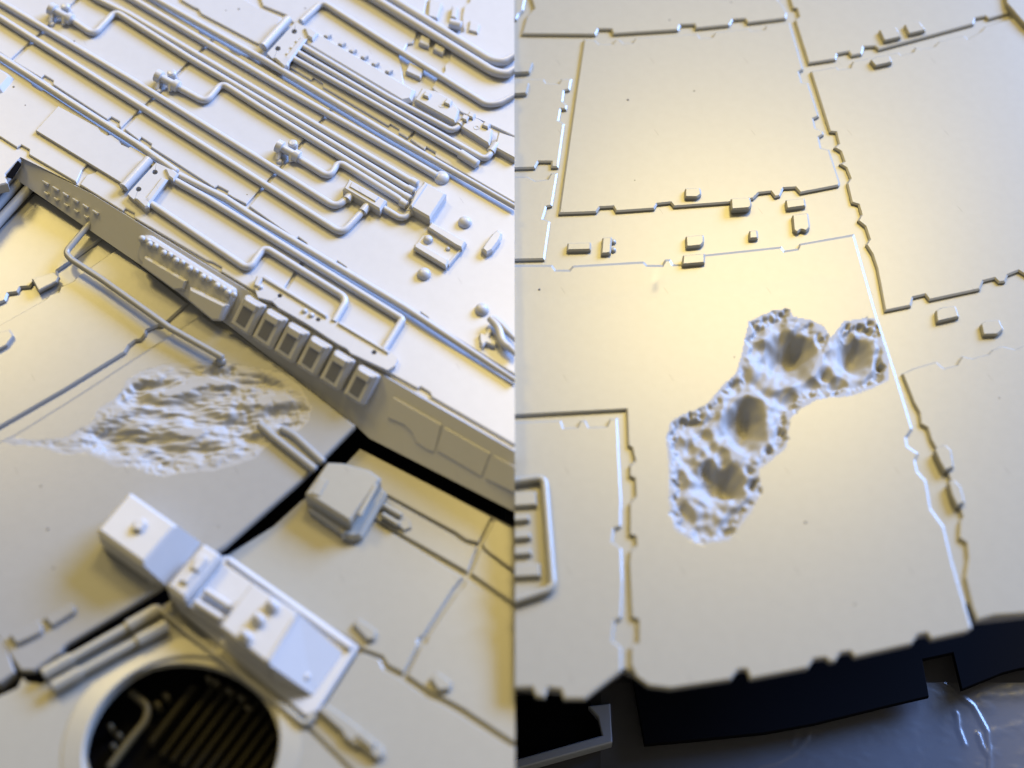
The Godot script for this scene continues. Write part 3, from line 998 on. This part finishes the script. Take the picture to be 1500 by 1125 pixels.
func equipment_module() -> void:
	var t := thing("equipment_module", "long white plastic equipment module bridging the black gap", "model part")
	var P := PL
	prism(t, "tray", cut_corners(pairs([326, 812, 336, 813, 526, 946, 464, 1042, 448, 1050, 262, 892, 250, 872]), 4.0), P, 0.0012, 0.0, 0.0004, M.white)
	# head with its sloping back
	var head := prism(t, "head", cut_corners(pairs([189, 718, 261, 769, 210, 828, 139, 777]), 6.0), P, 0.0110, 0.004, 0.0009, M.white)
	prism(head, "stud", cut_corners(pairs([196, 762, 209, 757, 215, 765, 206, 777, 193, 775]), 2.0), P, 0.0122, 0.0108, 0.0004, M.white)
	prism(t, "slope", [260, 770, 296, 796, 243, 858, 210, 828], P, 0.0105, 0.003, 0.0, M.white, [0.0106, 0.0034, 0.0034, 0.0106])
	var saddle := prism(t, "saddle", cut_corners(pairs([297, 794, 325, 812, 270, 879, 242, 858]), 5.0), P, 0.0085, 0.003, 0.0008, M.white)
	prism(saddle, "ridge", [288, 813, 299, 812, 304, 818, 290, 836, 279, 832], P, 0.0096, 0.0084, 0.0003, M.white)
	prism(saddle, "ridge", [276, 836, 288, 838, 274, 855, 262, 850], P, 0.0093, 0.0084, 0.0003, M.white)
	prism(t, "bed", [322, 822, 372, 856, 324, 920, 272, 885], P, 0.0048, 0.0012, 0.0002, M.white)
	rod(t, "tube", on(Vector2(301, 866), P, 0.0062), on(Vector2(338, 890), P, 0.0062), 0.0009, M.white)
	rod(t, "tube", on(Vector2(286, 882), P, 0.0062), on(Vector2(325, 907), P, 0.0062), 0.0009, M.white)
	var deck := prism(t, "platform", [369, 853, 437, 897, 392, 972, 322, 917], P, 0.0094, 0.0012, 0.0004, M.white)
	for p in [[398, 881], [378, 901], [359, 926]]:
		prism(deck, "knob", cut_corners(pairs([p[0] - 13, p[1] + 2, p[0] - 3, p[1] - 9, p[0] + 9, p[1] - 2, p[0] + 10, p[1] + 6, p[0] + 1, p[1] + 13]), 5.0), P, 0.0115, 0.0092, 0.0009, M.white)
	prism(deck, "ledge", [430, 903, 437, 900, 395, 970, 390, 967], P, 0.0099, 0.0092, 0.0002, M.white)
	var tail := prism(t, "tail", [439, 900, 502, 956, 458, 1018, 394, 973], P, 0.0094, 0.0012, 0.0, M.white, [0.0094, 0.0014, 0.0014, 0.0094])
	dome(tail, "stud", 449, 990, P, 0.0034, 0.0008, 0.6, M.white)
	prism(t, "rail", [330, 820, 336, 816, 518, 944, 512, 952, 440, 899], P, 0.0022, 0.0011, 0.0004, M.white)


# =====================================================================  right: the flat section of cut panels

func right_hull() -> void:
	pits = pairs([982, 618, 998, 608, 1032, 596, 1061, 562, 1078, 548, 1085, 524, 1097, 471, 1116, 462, 1138, 453, 1157, 454, 1162, 464, 1188, 469, 1207, 478, 1217, 495, 1236, 471, 1262, 467, 1281, 466, 1290, 490, 1301, 524, 1303, 556, 1280, 568, 1248, 580, 1200, 584, 1171, 600, 1157, 613, 1152, 656, 1123, 680, 1111, 688, 1116, 720, 1099, 751, 1067, 792, 1022, 797, 988, 776, 980, 734, 981, 691, 976, 647])
	var t := thing("cratered_hull_section", "plastic hull section of notched panels with deep blast craters, warm light in its tint", "model hull")
	prism(t, "panel_base", with_opening(pairs([746, -60, 1560, -60, 1560, 892, 1432, 906, 1416, 880, 1412, 915, 990, 995, 940, 990, 914, 978, 905, 985, 860, 1012, 746, 1004]), pits), PR, -0.0008, -0.0040, 0.0)
	hull_panels(t, [
		[746, -60, 776, -60, 771, -8, 767, 14, 761, 20, 757, 28, 746, 28],
		[784, -60, 776, -8, 782, 12, 771, 24, 764, 50, 873, 51, 877, 43, 895, 43, 898, 50, 994, 44, 997, 37, 1017, 36, 1019, 42, 1069, 37, 1074, 29, 1091, 28, 1095, 34, 1152, 27, 1153, 19, 1147, 8, 1140, 0, 1134, -60],
		[855, 57, 872, 58, 878, 64, 897, 64, 902, 57, 908, 57, 914, 63, 926, 62, 931, 55, 1022, 49, 1026, 55, 1043, 54, 1047, 47, 1096, 41, 1102, 45, 1119, 43, 1122, 37, 1157, 32, 1177, 101, 1171, 105, 1175, 120, 1184, 121, 1200, 170, 1192, 174, 1195, 187, 1206, 192, 1207, 197, 1200, 201, 1203, 216, 1215, 219, 1231, 268, 1229, 272, 1172, 283, 1165, 275, 1148, 276, 1143, 287, 1135, 289, 1129, 281, 1112, 283, 1104, 291, 1067, 297, 987, 303, 982, 297, 963, 299, 959, 306, 902, 310, 898, 303, 879, 304, 874, 311, 818, 313, 838, 172],
		[1146, -60, 1157, 0, 1161, 12, 1167, 13, 1170, 24, 1164, 29, 1184, 93, 1225, 87, 1227, 79, 1243, 76, 1247, 82, 1263, 79, 1266, 69, 1281, 68, 1287, 73, 1427, 35, 1429, 27, 1443, 24, 1448, 28, 1478, 19, 1464, -20, 1455, -60],
		[1187, 104, 1225, 97, 1229, 101, 1245, 99, 1249, 89, 1316, 76, 1320, 80, 1337, 76, 1341, 68, 1350, 71, 1368, 68, 1375, 60, 1412, 51, 1418, 56, 1436, 46, 1442, 38, 1500, 21, 1560, 6, 1560, 390, 1505, 405, 1492, 397, 1477, 403, 1473, 413, 1463, 414, 1457, 408, 1441, 412, 1436, 424, 1361, 440, 1355, 432, 1338, 436, 1335, 448, 1296, 456, 1284, 393, 1277, 372, 1268, 358, 1273, 350, 1267, 332, 1256, 323, 1261, 314, 1257, 300, 1247, 297, 1240, 268, 1245, 261, 1239, 246, 1229, 240, 1236, 236, 1231, 222, 1221, 216, 1228, 210, 1224, 194, 1215, 193],
		[746, 115, 797, 115, 800, 121, 818, 122, 822, 115, 838, 115, 835, 131, 827, 133, 825, 148, 831, 154, 830, 160, 822, 160, 819, 176, 827, 181, 818, 245, 807, 245, 807, 237, 789, 237, 784, 246, 746, 247],
		[746, 258, 773, 258, 784, 264, 802, 262, 807, 253, 817, 253, 809, 301, 801, 303, 796, 320, 806, 324, 798, 380, 746, 381],
		[746, 618, 822, 615, 826, 626, 845, 625, 850, 615, 858, 615, 863, 625, 888, 624, 893, 613, 905, 611, 907, 657, 911, 734, 910, 771, 900, 775, 898, 793, 911, 803, 913, 850, 911, 905, 901, 910, 898, 938, 911, 948, 911, 982, 867, 1016, 857, 1024, 826, 1024, 821, 1010, 803, 1008, 798, 1022, 785, 1020, 779, 1007, 746, 1008],
		[1321, 547, 1337, 539, 1372, 529, 1383, 539, 1401, 534, 1409, 521, 1425, 524, 1447, 518, 1454, 511, 1468, 506, 1487, 511, 1505, 503, 1560, 492, 1560, 896, 1500, 899, 1456, 902, 1431, 909, 1424, 892, 1413, 846, 1417, 817, 1415, 796, 1404, 788, 1405, 764, 1409, 757, 1390, 700, 1372, 660, 1363, 644, 1358, 627, 1348, 621, 1346, 604, 1338, 590],
	], PR, 0.0, -0.0013, 0.00046, 0.62)
	relief_plate(t, "hull_panel", "blast_craters", [746, 388, 809, 388, 814, 395, 834, 395, 839, 389, 943, 383, 948, 388, 970, 388, 974, 380, 982, 380, 986, 387, 999, 387, 1010, 378, 1033, 373, 1145, 361, 1149, 367, 1168, 364, 1171, 357, 1251, 343, 1284, 461, 1293, 488, 1313, 550, 1337, 628, 1328, 641, 1330, 653, 1346, 664, 1341, 674, 1345, 691, 1357, 704, 1364, 745, 1383, 771, 1396, 825, 1424, 920, 1415, 926, 1364, 937, 1357, 928, 1344, 931, 1335, 944, 1252, 963, 1245, 955, 1231, 957, 1223, 969, 1215, 970, 1209, 964, 1192, 966, 1183, 979, 1099, 995, 1093, 981, 1081, 982, 1070, 996, 982, 1009, 950, 1005, 932, 992, 923, 974, 923, 948, 934, 941, 934, 909, 924, 905, 920, 825, 922, 807, 931, 799, 930, 787, 921, 784, 921, 738, 930, 727, 929, 702, 921, 698, 921, 682, 929, 675, 925, 657, 919, 653, 917, 601, 746, 610], pits, PR, -0.0013, 1, Rect2(968, 446, 344, 360), 8.0, 2.0)
	# small blocks
	for l in [
		[831, 355, 866, 354, 866, 366, 830, 367], [882, 347, 897, 346, 895, 371, 880, 372], [1004, 345, 1031, 343, 1032, 354, 1027, 360, 1005, 362], [1097, 337, 1110, 336, 1111, 349, 1097, 350],
		[1070, 290, 1099, 288, 1102, 300, 1098, 305, 1071, 307], [1003, 275, 1026, 274, 1028, 284, 1022, 289, 1003, 289], [1000, 373, 1033, 370, 1033, 385, 999, 388],
		[1150, 292, 1179, 289, 1181, 302, 1152, 306], [1160, 314, 1184, 311, 1187, 333, 1181, 339, 1174, 336, 1168, 341, 1162, 337],
		[1370, 454, 1380, 449, 1400, 447, 1406, 464, 1372, 472], [1436, 474, 1444, 469, 1464, 467, 1471, 482, 1462, 490, 1440, 491],
		[1287, 43, 1313, 38, 1321, 54, 1295, 60], [1324, 35, 1347, 30, 1357, 44, 1331, 50], [1274, 87, 1288, 82, 1304, 81, 1308, 91, 1282, 97],
		[746, 91, 782, 90, 776, 106, 746, 107], [746, 119, 776, 120, 772, 137, 746, 138],
		[1368, 658, 1384, 650, 1394, 658, 1398, 684, 1384, 690, 1376, 676], [1388, 705, 1398, 702, 1408, 712, 1414, 736, 1402, 742, 1394, 726],
	]:
		var base := -0.0008 if l[1] > 300 and l[1] < 372 and l[0] < 1200 or l[0] == 1150 or l[0] == 1160 or l[0] == 1370 or l[0] == 1436 or l[1] == 91 else 0.0
		prism(t, "equipment_box", cut_corners(pairs(l), 2.2, 2), PR, base + 0.00115, base - 0.0004, 0.0004)
	for p in [[898, 354], [898, 366]]:
		dome(t, "stud", p[0], p[1], PR, -0.0008, 0.0008, 0.9)
	# the vent at the seam
	var vent := thing_part(t, "louvre_vent")
	pipe(vent, "frame", [746, 706, 797, 700, 810, 863, 746, 881], PR, 0.0009, 0.0010, 0.002)
	for s in [[730, 24, 786], [758, 12, 775], [784, 12, 777], [808, 12, 778], [835, 22, 791]]:
		prism(vent, "louvre", [746, s[0] - s[1] / 2.0 + 2, s[2], s[0] - s[1] / 2.0, s[2] + 1, s[0] + s[1] / 2.0 - 2, 746, s[0] + s[1] / 2.0], PR, 0.0012, 0.0, 0.0004)
	# the darker edge piece in the far corner
	prism(t, "edge_strip", [1466, -60, 1560, -60, 1560, 80, 1500, 34, 1474, 4], PR, 0.0016, -0.0012, 0.0004)
	specks(t, [981, 29, 920, 146, 930, 264, 1071, 3, 790, 424, 1076, 523, 1252, 885, 1180, 765, 1464, 583, 1017, 133], PR, 0.0)


func thing_part(parent: Node3D, called: String) -> Node3D:
	var o := Node3D.new()
	o.name = called
	parent.add_child(o, true)
	return o
